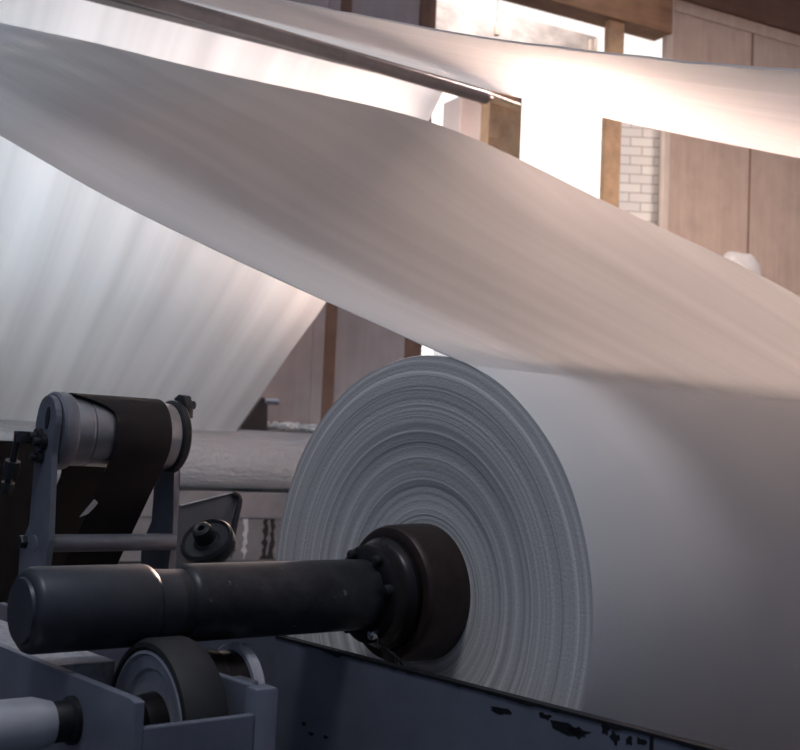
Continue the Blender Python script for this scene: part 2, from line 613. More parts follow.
# the keeper clip hanging under the chuck
bm = B()
a0 = Vector((0.062, -0.152, -0.072)); 
clip = [(0.066, -0.135, -0.078), (0.090, -0.150, -0.084), (0.122, -0.156, -0.090), (0.152, -0.150, -0.104), (0.160, -0.142, -0.122), (0.142, -0.140, -0.134)]
tube(bm, spline(clip, 24), 0.0034, 8)
prism(bm, [(0.060, -0.132, -0.080), (0.092, -0.142, -0.088), (0.132, -0.147, -0.098), (0.146, -0.142, -0.130), (0.114, -0.137, -0.142), (0.090, -0.134, -0.122)], (0, 0.006, 0.0))
tag(t.part('keeper_clip', bm, M_collar, True), 'small bent keeper clip under the chuck')

# ---- support wheels under the shaft


def wheel(name, label, s, h, t0, t1, R, group=None):
    t = Thing(name, MF, (s, (t0 + t1) / 2, h - R), label, 'wheel', group)
    c = (s, 0, h)
    bm = B()
    lathe(bm, [(R * 0.84, t0 + 0.006), (R * 0.90, t0), (R * 0.955, t0 + 0.002), (R, t0 + 0.014), (R, t1 - 0.014), (R * 0.955, t1 - 0.002), (R * 0.90, t1), (R * 0.84, t1 - 0.006)], c, seg=72)
    t.part('tyre', bm, M_rubber, True, sharp=40)
    bm = B()
    lathe(bm, [(R * 0.36, t0 + 0.020), (R * 0.62, t0 + 0.018), (R * 0.66, t0 + 0.012), (R * 0.80, t0 + 0.010), (R * 0.83, t0 + 0.002), (R * 0.865, t0 + 0.003), (R * 0.865, t1 - 0.004), (R * 0.80, t1 - 0.012), (R * 0.36, t1 - 0.02)], c, seg=64)
    rim = t.part('wheel_disc', bm, M_rim, True, sharp=30)
    bm = B()
    lathe(bm, [(0, t0 - 0.022), (R * 0.28, t0 - 0.022), (R * 0.36, t0 - 0.016), (R * 0.40, t0 + 0.022), (R * 0.40, t1 - 0.02), (0, t1 - 0.02)], c, seg=40)
    hub = t.part('hub', bm, M_collar, True, sharp=35)
    return t


wheel('support_wheel', 'black-tyred support wheel with grey disc in the left bracket under the shaft', 0.124, -0.190, -0.712, -0.624, 0.1575)

# dark bearing roller further along
t = Thing('bearing_roller', MF, (0.0, -0.5, FL), 'dark shiny bearing roller between the wheel bracket and the long plate', 'roller')
c = (0.0, 0, -0.172)
bm = B()
lathe(bm, [(0, -0.574), (0.078, -0.574), (0.086, -0.566), (0.088, -0.50), (0.084, -0.495), (0.084, -0.455), (0, -0.455)], c, seg=56)
t.part('roller_body', bm, M_collar, True, sharp=35)
bm = B()
lathe(bm, [(0.05, -0.458), (0.094, -0.458), (0.098, -0.454), (0.098, -0.438), (0.094, -0.434), (0, -0.434)], c, seg=56)
tag(t.part('flange', bm, M_rim, True, sharp=35), 'lighter grey flange ring')
bm = B()
box(bm, (-0.26, -0.53, FL), (0.13, -0.475, -0.125), 0.004)
t.part('pedestal', bm, M_arm)

# ---- pocket bracket that carries the wheel
S1 = 0.312
TO = -0.830
t = Thing('wheel_bracket', MF, (-0.2, -0.7, FL), 'grey-blue open steel bracket around the support wheel, bottom left', 'bracket')
bm = B()
prism(bm, [(-1.3, TO, FL), (S1, TO, FL), (S1, TO, -0.0990), (S1 - 0.02, TO, -0.0965), (-1.3, TO, -0.0965)], (0, 0.018, 0), 0.002)
t.part('outer_plate', bm, M_paint)
bm = B()
box(bm, (-1.3, TO + 0.018, -0.15), (-0.045, -0.69, -0.099), 0.003)
tag(t.part('ledge', bm, M_chalk), 'rough chalky paint on the ledge')
bm = B()
box(bm, (S1 - 0.016, TO + 0.018, FL), (S1, -0.60, -0.141), 0.003)
t.part('front_lip', bm, M_paint)
bm = B()
box(bm, (-0.9, -0.596, FL), (S1 - 0.030, -0.580, -0.096), 0.003)
t.part('inner_plate', bm, M_paint)
bm = B()
box(bm, (S1 - 0.040, -0.600, FL), (S1 + 0.002, -0.552, -0.098), 0.008)
t.part('corner_post', bm, M_paint, True)

# ---- guide pin sticking out of the outer plate
pc = MF.at(73, 720, 1, TO)
t = Thing('guide_pin', MF, (pc.x, TO - 0.1, FL), 'pale stepped pin in a black bushing, bottom left corner', 'pin')
c = (pc.x, 0, pc.z)
bm = B()
lathe(bm, [(0, TO - 0.05), (0.033, TO - 0.05), (0.0355, TO - 0.045), (0.0355, TO - 0.012), (0.042, TO - 0.008), (0.042, TO - 0.0005), (0, TO - 0.0005)], c, seg=40)
tag(t.part('bushing', bm, M_edge, True, sharp=35), 'black bushing')
bm = B()
lathe(bm, [(0, TO - 0.28), (0.012, TO - 0.28), (0.012, TO - 0.265), (0.042, TO - 0.265), (0.0465, TO - 0.258), (0.0465, TO - 0.075), (0.037, TO - 0.042), (0, TO - 0.042)], c, seg=36)
tag(t.part('pin_body', bm, M_bush, True, sharp=25), 'pale bare steel')

# ---- long plate in front of the roll
t = Thing('machine_side_plate', MF, (0.6, -0.2, FL), 'long grey-blue steel side plate with chipped black top edge, lower right', 'plate')
TP = -0.107
SL = -0.234
bm = B()
box(bm, (SL, -0.20, FL), (2.0, -0.182, TP - 0.004), 0.0015)
pl = t.part('plate', bm, M_paint)
bm = B()
rq = random.Random(11)
# bare edge: a ragged black strip where the paint has chipped off the top
xs = [SL + 0.004 + i * 0.012 for i in range(int((2.0 - SL) / 0.012))]
lowv = []
for i, x in enumerate(xs):
    n_ = noise.noise(Vector((x * 16, 1.7, 0))) + 0.6 * noise.noise(Vector((x * 47, 5.2, 0)))
    lowv.append(TP - 0.0055 - max(0, n_) * 0.010)
top = [(x, -0.2022, TP) for x in xs]
bot = [(x, -0.2022, z) for x, z in zip(xs, lowv)]
A1 = [bm.verts.new(p) for p in top]; B1 = [bm.verts.new(p) for p in bot]
A2 = [bm.verts.new((p[0], -0.180, p[2])) for p in top]; B2 = [bm.verts.new((p[0], -0.180, p[2])) for p in bot]
for i in range(len(xs) - 1):
    bm.faces.new((A1[i], A1[i + 1], B1[i + 1], B1[i]))
    bm.faces.new((A1[i], A2[i], A2[i + 1], A1[i + 1]))
    bm.faces.new((A2[i], B2[i], B2[i + 1], A2[i + 1]))
    bm.faces.new((B1[i], B1[i + 1], B2[i + 1], B2[i]))
bm.faces.new((A1[0], B1[0], B2[0], A2[0])); bm.faces.new((A1[-1], A2[-1], B2[-1], B1[-1]))
tag(t.part('bare_edge', bm, M_edge), 'black edge where the paint has worn off')
# paint chips with their own shapes
chips = []
for x, y, w, h in [(500, 711, 26, 5), (545, 717, 12, 5), (568, 729, 34, 9), (604, 727, 8, 10), (614, 738, 7, 9), (628, 741, 8, 6), (556, 706, 18, 8),
                   (303, 724, 8, 4), (311, 734, 10, 3), (325, 737, 6, 3), (578, 733, 20, 8), (640, 742, 10, 5)]:
    cc = MF.at(x, y, 1, -0.2022)
    chips.append((cc, w / 440.0, h / 440.0))
bm = B()
for cc, w, h in chips:
    k = 12
    ring = []
    for q in range(k):
        a = 2 * PI * q / k
        rr = 1 + 0.45 * rq.uniform(-1, 1)
        ring.append((cc.x + math.cos(a) * w / 2 * rr, -0.2006, min(TP - 0.006, cc.z + math.sin(a) * h / 2 * rr)))
    bm = B()
    prism(bm, ring, (0, 0.0012, 0))
    t.part('paint_chip', bm, M_edge, parent=pl)
bm = B()
se = MF.at(652, 742, 1, -0.2)
box(bm, (se.x - 0.004, -0.2012, FL), (se.x + 0.003, -0.195, TP - 0.006))
t.part('seam', bm, M_edge, parent=pl)

bm = B()
box(bm, (-0.32, -0.575, FL), (-0.302, -0.12, -0.045), 0.003)  # added plate, hides the lit floor in the gap under the shaft
t.part('gap_screen', bm, M_paint)

# ================================================================== BELT TENSIONER (left)
DC = MF.depth(64, 431, 3.0)
ds, d0, dh = DC.x, DC.y, DC.z
RD = 0.092
t = Thing('belt_tensioner', MF, (ds, d0 + 0.18, FL), 'grey steel belt tensioner with black belt over its drum, at left', 'belt tensioner')
bm = B()
lathe(bm, [(0, d0 - 0.005), (RD - 0.006, d0 - 0.005), (RD - 0.004, d0 + 0.02), (RD - 0.004, d0 + 0.045), (RD - 0.007, d0 + 0.047), (RD - 0.007, d0 + 0.051), (RD - 0.004, d0 + 0.053), (RD - 0.002, d0 + 0.2), (RD - 0.003, d0 + 0.292), (0, d0 + 0.292)], (ds, 0, dh), seg=64)
tag(t.part('drum', bm, M_drum, True, sharp=30), 'turned bright steel drum')
bm = B()
lathe(bm, [(0, d0 - 0.026), (0.055, d0 - 0.026), (0.058, d0 - 0.032), (0.076, d0 - 0.034), (0.080, d0 - 0.040), (0.094, d0 - 0.038), (0.099, d0 - 0.032), (0.099, d0 - 0.006), (0.096, d0 + 0.002), (0.05, d0 + 0.002)], (ds, 0, dh), seg=64)
fl = t.part('flange', bm, M_arm, True, sharp=30)
bm = B()
lathe(bm, [(0.05, d0 + 0.293), (0.092, d0 + 0.293), (0.098, d0 + 0.298), (0.099, d0 + 0.312), (0.094, d0 + 0.318), (0, d0 + 0.318)], (ds, 0, dh), seg=64)
t.part('flange', bm, M_dark, True, sharp=30)
# belt: wraps over the drum and runs down to a hidden pulley below
RB = RD + 0.004
low = Vector((ds - 0.76, 0, dh - 0.90))
RL = 0.10
cu = Vector((ds, 0, dh))
dv = (low - cu); dist = dv.length
dirv = dv / dist
perp = Vector((-dirv.z, 0, dirv.x))
if perp.x < 0: perp = -perp     # to the near side
path = []
for sgn_a in range(25):          # over the top from near side to far side
    a = PI * sgn_a / 24
    path.append(cu + (perp * math.cos(a) - dirv * math.sin(a)) * RB)
for sgn_a in range(25):
    a = PI * sgn_a / 24
    path.append(low + (-perp * math.cos(a) + dirv * math.sin(a)) * RL)
full = []
for k in range(len(path)):
    a, b = path[k], path[(k + 1) % len(path)]
    n_ = max(1, int((b - a).length / 0.04))
    for q in range(n_):
        full.append(a.lerp(b, q / n_))
bm = B()
rows = []
NB = 8
nfull = len(full)
for k, p in enumerate(full):
    tn = (full[(k + 1) % nfull] - full[k - 1]).normalized()
    nn = Vector((tn.z, 0, -tn.x))
    if nn.dot(p - (cu + low) / 2) < 0: nn = -nn
    f_ = (dh - p.z) / (dh - low.z)
    tt_ = max(0.0, min(1.0, (k - 9) / 7.0)) if k < 25 else max(0.0, 1 - (k - 24) / 6.0)
    e0 = d0 + 0.098 - 0.088 * tt_ * tt_ * (3 - 2 * tt_) + 0.004 * noise.noise(p * 6)
    e1 = d0 + 0.256
    row = []
    for j in range(NB):
        row.append((p.x, e0 + (e1 - e0) * j / (NB - 1), p.z))
    rows.append(([bm.verts.new(Vector(q) + nn * 0.003) for q in row], [bm.verts.new(Vector(q) - nn * 0.0012) for q in row]))
for k in range(nfull):
    (a, b), (c_, d_) = rows[k], rows[(k + 1) % nfull]
    for j in range(NB - 1):
        bm.faces.new((a[j], a[j + 1], c_[j + 1], c_[j]))
        bm.faces.new((b[j], d_[j], d_[j + 1], b[j + 1]))
    bm.faces.new((a[0], c_[0], d_[0], b[0]))
    bm.faces.new((a[-1], b[-1], d_[-1], c_[-1]))
tag(t.part('belt', bm, M_belt, True, sharp=50), 'wide black belt')
bm = B()
lathe(bm, [(0, d0 + 0.05), (RL - 0.004, d0 + 0.05), (RL - 0.004, d0 + 0.30), (0, d0 + 0.30)], tuple(low), seg=40)
t.part('lower_pulley', bm, M_dark, True)
# arms: a slotted head, a straight shank, then a foot splayed to the left


def arm_poly(t_, dx=0.0, head=0.060):
    P = []
    # outline in (s,h), head circle at drum axis
    for q in range(13):
        a = R_(-10 + 200 * q / 12)
        P.append((ds + dx + math.cos(a) * head, t_, dh + 0.028 + math.sin(a) * head))
    P += [(ds + dx - 0.056, t_, dh - 0.05), (ds + dx - 0.062, t_, dh - 0.24), (ds + dx - 0.115, t_, dh - 0.30), (ds + dx - 0.115, t_, FL),
          (ds + dx + 0.0, t_, FL), (ds + dx + 0.05, t_, dh - 0.34), (ds + dx + 0.062, t_, dh - 0.27), (ds + dx + 0.046, t_, dh - 0.06)]
    return P


bm = B()
prism(bm, arm_poly(d0 - 0.060, 0.026), (0, 0.016, 0), 0.002)
arm = t.part('arm', bm, M_arm)
bm = B()
prism(bm, arm_poly(d0 + 0.322, -0.050), (0, 0.018, 0), 0.002)
t.part('arm', bm, M_arm)
# slot, bolts, adjuster on the near arm
bm = B()
ring = []
for q in range(24):
    a = 2 * PI * q / 24
    ring.append((ds + 0.036 + 0.012 * math.cos(a), d0 - 0.0622, dh + 0.03 + 0.026 * math.sin(a) + 0.010 * math.cos(a)))
prism(bm, ring, (0, 0.003, 0))
t.part('slot', bm, M_edge, parent=arm)
for dx, dz, rr in ((-0.004, -0.018, 0.021), (0.026, -0.030, 0.019), (0.012, -0.068, 0.016)):
    bm = B()
    lathe(bm, [(0, d0 - 0.090), (rr * 0.55, d0 - 0.090), (rr * 0.62, d0 - 0.080), (rr * 0.62, d0 - 0.074), (rr, d0 - 0.073), (rr, d0 - 0.064), (rr * 1.1, d0 - 0.063), (rr * 1.1, d0 - 0.059), (0, d0 - 0.059)], (ds + dx, 0, dh + dz), seg=18)
    t.part('bolt', bm, M_dark, True, parent=arm)
bm = B()
rod(bm, (ds - 0.03, d0 - 0.105, dh - 0.01), (ds - 0.085, d0 - 0.105, dh - 0.15), 0.009, 14)
lathe(bm, [(0, -0.02), (0.02, -0.02), (0.022, 0.0), (0.02, 0.022), (0, 0.022)], (ds - 0.065, d0 - 0.105, dh - 0.10), (-0.055, 0, -0.14), seg=8)
lathe(bm, [(0, -0.014), (0.017, -0.014), (0.018, 0.0), (0.017, 0.014), (0, 0.014)], (ds - 0.085, d0 - 0.105, dh - 0.15), (-0.055, 0, -0.14), seg=8)
box(bm, (ds - 0.05, d0 - 0.112, dh - 0.035), (ds - 0.012, d0 - 0.060, dh - 0.005), 0.003)
tag(t.part('adjuster_screw', bm, M_dark, True), 'dark adjuster screw with nuts')
# handle lug at the far flange
bm = B()
ln = [(ds + -0.022, d0 + 0.318, dh + 0.104), (ds + 0.006, d0 + 0.318, dh + 0.116), (ds + 0.036, d0 + 0.318, dh + 0.112), (ds + 0.054, d0 + 0.318, dh + 0.086), (ds + 0.056, d0 + 0.318, dh + 0.050), (ds + 0.034, d0 + 0.318, dh + 0.058), (ds + 0.018, d0 + 0.318, dh + 0.080)]
prism(bm, ln, (0, 0.022, 0), 0.003)
rod(bm, (ds + 0.028, d0 + 0.332, dh + 0.088), (ds + 0.028, d0 + 0.357, dh + 0.088), 0.012, 12)
t.part('lug', bm, M_dark, True)
# crossbar
bm = B()
rod(bm, (ds + 0.000, d0 - 0.062, dh - 0.285), (ds + 0.000, d0 + 0.335, dh - 0.285), 0.0225, 24)
cb = t.part('crossbar', bm, M_arm, True)
bm = B()
lathe(bm, [(0, d0 - 0.076), (0.016, d0 - 0.076), (0.018, d0 - 0.072), (0.018, d0 - 0.060), (0, d0 - 0.060)], (ds - 0.055, 0, dh - 0.285), seg=6)
t.part('bolt', bm, M_dark, False, parent=arm)
# light scrap of metal caught on the belt edge
bm = B()
tabs = [MF.at(x, y, 0, ds - 0.02) for x, y in [(80, 517), (95, 499), (98, 503), (94, 508), (88, 514)]]
prism(bm, tabs, (0.004, -0.004, 0))
tag(t.part('torn_tab', bm, M_bush), 'pale torn tab at the belt edge')

# ---- black sheet added behind the drum for the dark background
bm = B()
box(bm, (ds - 1.10, d0 - 0.60, FL), (ds - 1.06, d0 + 0.42, dh - 0.03), 0.004)
cab = solo('dark_backing', bm, M_black, MF, (ds - 1.0, d0 - 0.1, FL))
tag(cab, 'black sheet added for the dark background behind the belt tensioner at far left', 'guard')

# ---- guard plate and clamp knob behind the shaft
GT = -0.06
g = [MF.at(x, y, 0, -0.62) for x, y in [(180, 506), (232, 493), (237, 497), (229, 534), (222, 590), (150, 600)]]
t = Thing('triangular_plate', MF, (-0.62, g[0].y, FL), 'thin grey triangular plate with bright top edge behind the clamp knob', 'plate')
bm = B()
prism(bm, g[:4] + [g[3] + Vector((0, -0.01, -0.3)), g[0] + Vector((0, 0, -0.4))], (-0.006, 0, 0))
t.part('plate', bm, M_paint_light)
bm = B()
tube(bm, [g[0] + Vector((0.002, 0, 0.001)), g[1] + Vector((0.002, 0, 0.001))], 0.0022, 8)  # thin pale strip along the plate's top
tag(t.part('top_edge', bm, M_bush, True), 'pale top edge')
bm = B()
tube(bm, spline([g[1] + Vector((0.004, 0, 0)), g[2] + Vector((0.006, 0.004, -0.004)), g[2] + Vector((0.012, -0.005, -0.045)), g[3] + Vector((0.02, -0.004, -0.02))], 16), 0.0085, 10)
tag(t.part('strap', bm, M_dark, True), 'dark strap down its right edge')
bm = B()
box(bm, (-0.65, g[0].y + 0.01, FL), (-0.61, g[0].y + 0.07, g[0].z - 0.2), 0.003)
t.part('stand', bm, M_arm)

kc = MF.at(207, 541, 0, -0.42)
t = Thing('clamp_knob', MF, kc + Vector((0, 0, -0.06)), 'dark tilted round clamp knob with a nut, behind the shaft', 'knob')
ax = Vector((0.35, -0.62, 0.70)).normalized()
bm = B()
lathe(bm, [(0, -0.044), (0.034, -0.044), (0.058, -0.034), (0.066, -0.020), (0.066, 0.004), (0.060, 0.012), (0.054, 0.004), (0.03, 0.002), (0, 0.002)], kc, ax, 40)
t.part('knob', bm, M_dark, True, sharp=35)
bm = B()
lathe(bm, [(0.009, 0.030), (0.009, 0.046), (0.016, 0.048), (0.022, 0.044), (0.024, 0.036), (0.026, 0.010), (0.034, 0.002), (0, 0.0)], kc, ax, 24)
lathe(bm, [(0, 0.030), (0.009, 0.030)], kc, ax, 24)
t.part('nut', bm, M_dark, True, sharp=30)
bm = B()
rod(bm, kc - ax * 0.035, (kc.x - 0.02, kc.y, FL), 0.022, 20)
t.part('stem', bm, M_dark, True)

# ================================================================== REAR MACHINE
GF = Frame((0, 0, CAMZ - 0.310), BETA)
D2 = 12.7
e0 = GF.depth(236, 432, D2)
EY = e0.y
edge2 = [GF.at(x, y, 1, EY) for x, y in [(236, 432), (262, 396), (291, 354), (328, 301.5), (384, 209), (431, 116), (443, 92)]]
R2 = 30.0 * D2 / F
rc = Vector((edge2[0].x - R2 * 0.45, 0, edge2[0].z - R2 * 0.90))
# the rear roll
t = Thing('fabric_roll', GF, (rc.x, EY - 1, rc.z - R2), 'creased white fabric roll in the back, left of the big ringed roll', 'fabric roll')
bm = B()
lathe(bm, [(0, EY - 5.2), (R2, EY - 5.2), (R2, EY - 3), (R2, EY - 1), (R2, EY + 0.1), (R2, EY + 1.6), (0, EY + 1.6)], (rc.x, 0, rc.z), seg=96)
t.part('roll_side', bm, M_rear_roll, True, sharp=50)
for yy in (EY - 5.35, EY + 1.75):
    bm = B()
    rod(bm, (rc.x, yy - 0.2, rc.z), (rc.x, yy + 0.2, rc.z), 0.06, 24)
    t.part('core_end', bm, M_dark, True)
# rear web rising from it, up to the rail
rl = edge2[-1]
RX = rl.x + 0.16
pa = GF.at(486, 99, 0, RX)
pb = GF.at(140, 12, 0, RX)
rdir = (pb - pa).normalized()
rb = pa + rdir * 9.0
prof = [Vector((p.x, 0, p.z)) for p in edge2]
pp = resample(spline(prof, 120), 40)
grid = []
LY = EY - 5.4
ys = [LY + (EY - LY) * (j / 59.0) for j in range(60)]
for i, p in enumerate(pp):
    row = []
    k = i / (len(pp) - 1)
    for y_ in ys:
        n_ = noise.noise(Vector((y_ * 2.3, k * 0.7, 4.4)))
        edge_curl = 0.05 * math.exp(-((EY - y_) / 0.12) ** 2) * math.sin(PI * min(1, k * 1.2 + 0.1))
        row.append(Vector((p.x - edge_curl + n_ * 0.02 * math.sin(PI * k), y_, p.z + edge_curl * 0.2)))
    grid.append(row)
grid.append([Vector((RX - 0.055, y_, (pa + rdir * ((y_ - pa.y) / rdir.y)).z + 0.02)) for y_ in ys])
bm = sheet(B(), grid, 0.003)
web2 = solo('fabric_web', bm, M_web_back, GF, (edge2[0].x, EY - 2, edge2[0].z), True, 60)
tag(web2, 'bright white fabric web rising behind from the creased rear roll to the dark rail', 'fabric')

# guide rail across the top
t = Thing('guide_rail', GF, (pa.x, pa.y - 2, pa.z), 'long dark guide rail with rollers crossing the upper left', 'rail')
t.o['label'] = 'long dark guide rail crossing the upper left under the top fabric web'


def along(a, b, off, w, h):
    """bar of section w x h following a-b"""
    bm = B()
    a, b, off = Vector(a), Vector(b), Vector(off)
    q = [(-w / 2, -h / 2), (w / 2, -h / 2), (w / 2, h / 2), (-w / 2, h / 2)]
    A = [bm.verts.new(a + off + Vector((x, 0, z))) for x, z in q]
    C = [bm.verts.new(b + off + Vector((x, 0, z))) for x, z in q]
    bm.faces.new(A); bm.faces.new(C)
    for k in range(4):
        bm.faces.new((A[k], A[(k + 1) % 4], C[(k + 1) % 4], C[k]))
    return bm


t.part('lower_flange', along(pa, rb, (0, 0, 0.02), 0.10, 0.03), M_rail)
t.part('web_plate', along(pa, rb, (-0.03, 0, 0.075), 0.02, 0.09), M_rail)
t.part('upper_flange', along(pa, rb, (0, 0, 0.125), 0.10, 0.02), M_rail)
bm = B(); tube(bm, [pa + Vector((0.06, 0, 0.07)), rb + Vector((0.06, 0, 0.07))], 0.008, 8)
t.part('cable', bm, M_edge, True)
bm = B(); tube(bm, [pa + Vector((0.06, 0, 0.10)), rb + Vector((0.06, 0, 0.10))], 0.010, 8)
t.part('conduit', bm, M_trim, True)
bm = B()
rod(bm, pa + Vector((0.02, -0.02, 0.02)), pa + Vector((0.02, 0.30, -0.02)), 0.035, 20)
t.part('end_pin', bm, M_post, True)
bm = B()
rod(bm, pa + Vector((0.04, -0.10, 0.02)), pa + Vector((0.04, -0.06, -0.06)), 0.018, 14)
t.part('drop_bolt', bm, M_post, True)

# post that holds the rail end
q0 = GF.at(489, 110, 0, RX - 0.02)
q1 = GF.at(522, 110, 0, RX - 0.02)
t = Thing('steel_post', GF, (RX, (q0.y + q1.y) / 2, FL), 'flare-tinted ochre steel post at the right end of the dark rail, before the bright window', 'post')
bm = B()
ztop = GF.at(500, 86, 0, RX).z
box(bm, (RX - 0.14, q0.y, FL), (RX - 0.02, q1.y, ztop), 0.006)
t.part('column', bm, M_post)
bm = B()
box(bm, (RX - 0.02, q0.y - 0.02, ztop - 0.42), (RX + 0.01, q0.y + 0.10, ztop - 0.30), 0.006)
t.part('bracket', bm, M_post)
bm = B()
box(bm, (RX - 0.18, q0.y - 0.06, FL), (RX + 0.02, q1.y + 0.06, FL + 0.02), 0.004)
t.part('base_plate', bm, M_post)

# top web: over the rail and away to the upper right
nearp = [MF.at(x, y, 1, 0.0) for x, y in [(280, 0), (360, 15), (450, 33), (520, 43), (600, 53), (700, 63), (775, 69)]]
wpt = MF.L(GF.W(pa + Vector((0.06, 0.02, 0.16))))
T3 = wpt.y - 0.3
NEAR_SLOPE = 0.40
farp = [MF.at(x, y, 1, T3 + 0.02) for x, y in [(490, 90.5), (540, 102.5), (600, 116), (640, 125), (700, 138), (775, 153)]]
nx = [p.x for p in nearp]; nz = [p.z for p in nearp]
fx = [p.x for p in farp]; fz = [p.z for p in farp]
s0, s1 = farp[0].x, 2.8


def smooth_h(xs, zs, x, w=0.35):
    return sum(interp(xs, zs, x + w * q / 3.0) for q in (-3, -2, -1, 0, 1, 2, 3)) / 7.0


grid = []
for i in range(90):
    row = []
    x = s0 + (s1 - s0) * i / 89.0
    zn = smooth_h(nx, nz, x, 0.15) if x > -0.5 else smooth_h(nx, nz, -0.5, 0.15) + (-0.5 - x) * NEAR_SLOPE
    zf = smooth_h(fx, fz, x, 0.2)
    for j in range(50):
        v = j / 49.0
        p = Vector((x, (T3 + 0.02) * v, zn + (zf - zn) * v))
        p.z += 0.004 * noise.noise(Vector((v * 7, x * 0.5, 9.1)))
        if j == 0:
            p.z += 0.004 * noise.noise(Vector((x * 9, 0, 2)))
        row.append(p)
    grid.append(row)
bm = sheet(B(), grid, 0.004)
web3 = solo('fabric_web', bm, M_web_top, MF, (0, 1, 1.4), True, 60)
tag(web3, 'upper white fabric web running from the dark rail to the top right corner', 'fabric')

# roller that the top web leaves from
ra, rbb = grid[0][49] + Vector((-0.03, 0.0, -0.053)), grid[0][0] + Vector((-0.03, -0.4, -0.053))
t = Thing('guide_roller', MF, (ra.x, ra.y, ra.z), 'grey-brown guide roller tube above the dark rail, carrying the top fabric web', 'roller')
bm = B(); rod(bm, ra, rbb, 0.048, 28, 0.01)
t.part('roller_tube', bm, M_rail_tube, True, sharp=40)
bm = B(); rod(bm, ra + Vector((0, -0.02, 0)), ra + Vector((0, 0.05, 0)), 0.02, 16)
t.part('journal', bm, M_post, True)

# rear machine bed under the roll
bz = rc.z - R2 - 0.02
t = Thing('machine_bed', GF, (rc.x, EY - 1.5, FL), 'grey machine bed with flaking paint under the creased rear roll', 'machine')
bm = B(); box(bm, (rc.x - 0.36, EY - 5.6, bz - 0.28), (rc.x + 0.34, EY + 2.0, bz), 0.01)
t.part('top_beam', bm, M_paint_light)
bm = B(); box(bm, (rc.x - 0.34, EY - 5.6, FL), (rc.x + 0.28, EY + 2.0, bz - 0.28), 0.01)
fp = t.part('front_panel', bm, M_paint_light)
rq = random.Random(5)
for px in (233, 246, 266, 273):
    q = GF.at(px, 530, 0, rc.x + 0.285)
    bm = B()
    z1 = bz - 0.285
    poly = []
    n_ = 14
    for k in range(n_):
        z = max(FL + 0.02, z1 - 0.55 * k / (n_ - 1))
        poly.append((rc.x + 0.281, q.y - 0.03 + 0.03 * rq.uniform(-1, 1) * (0.3 + k / n_), z))
    for k in range(n_ - 1, -1, -1):
        z = max(FL + 0.02, z1 - 0.55 * k / (n_ - 1))
        poly.append((rc.x + 0.281, q.y + 0.02 + 0.03 * rq.uniform(-1, 1) * (0.3 + k / n_), z))
    prism(bm, poly, (0.003, 0, 0))
    t.part('flaked_streak', bm, M_edge if px != 246 else M_bush, parent=fp)

# end bracket with bright pin at the right of the rear web
BX = rc.x - R2 - 0.14
bk = [GF.at(x, y, 0, BX) for x, y in [(263, 397), (268, 401), (267, 436), (236, 436)]]
t = Thing('end_bracket', GF, (BX, bk[2].y, FL), 'dark triangular bracket with a bright pin beside the rear web corner', 'bracket')
bm = B(); prism(bm, [bk[0], bk[1], bk[2], Vector((BX, bk[2].y, FL)), Vector((BX, bk[3].y, FL)), bk[3]], (-0.05, 0, 0), 0.004)
t.part('plate', bm, M_dark)
bm = B()
pc = GF.at(264, 401, 0, BX + 0.01)
rod(bm, pc, pc + Vector((0, 0.18, 0.0)), 0.04, 20)
tag(t.part('pin', bm, M_chrome, True), 'bright steel pin')

# loose fibre waste lying on a bench behind the rear roll
hx = rc.x - 0.72
hb = GF.at(287, 429.5, 0, hx)
ha = GF.at(264, 429.5, 0, hx)
hc = GF.at(310, 430.5, 0, hx)
t = Thing('bench', GF, (hx, hb.y, FL), 'low grey bench behind the rear roll, topped by white waste', 'bench')
bm = B(); box(bm, (hx - 0.14, ha.y - 0.2, hb.z - 0.06), (hx + 0.14, hc.y + 0.4, hb.z - 0.01), 0.006)
t.part('bench_top', bm, M_paint_light)
for yy in (ha.y - 0.1, hc.y + 0.3):
    for xx in (hx - 0.1, hx + 0.1):
        bm = B(); box(bm, (xx - 0.03, yy - 0.03, FL), (xx + 0.03, yy + 0.03, hb.z - 0.06), 0.003)
        t.part('leg', bm, M_paint)
bm = B()
rq = random.Random(21)
for k in range(170):
    c = Vector((hx + rq.uniform(-0.11, 0.12), rq.uniform(ha.y - 0.05, hc.y + 0.15), hb.z + rq.uniform(0.01, 0.07)))
    r = bmesh.ops.create_icosphere(bm, subdivisions=1, radius=rq.uniform(0.012, 0.034))
    for v in r['verts']:
        v.co = Vector((v.co.x * rq.uniform(0.7, 1.5), v.co.y * rq.uniform(0.7, 1.6), v.co.z * rq.uniform(0.5, 1.0))) + c
wst = solo('fibre_waste', bm, M_scrap, GF, (hx, hb.y, hb.z))
tag(wst, 'loose white fibre waste heaped on the bench behind the rear roll', 'waste', kind='stuff')

# ================================================================== BUILDING
WF = Frame((0, 0, CAMZ - 0.310), R_(28.5))
WX = WF.depth(605, 150, 17.0).x            # wall plane


def wall(x, y):
    return WF.at(x, y, 0, WX)


HT = FL + 12.0


def slab(name, y0, y1, z0, z1, m, x0=-0.25, x1=0.0, bev=0.0, kind='structure'):
    bm = B(); box(bm, (WX + x0, y0, z0), (WX + x1, y1, z1), bev)
    o = solo(name, bm, m, WF, (WX, (y0 + y1) / 2, z0))
    if kind: o['kind'] = kind
    return o


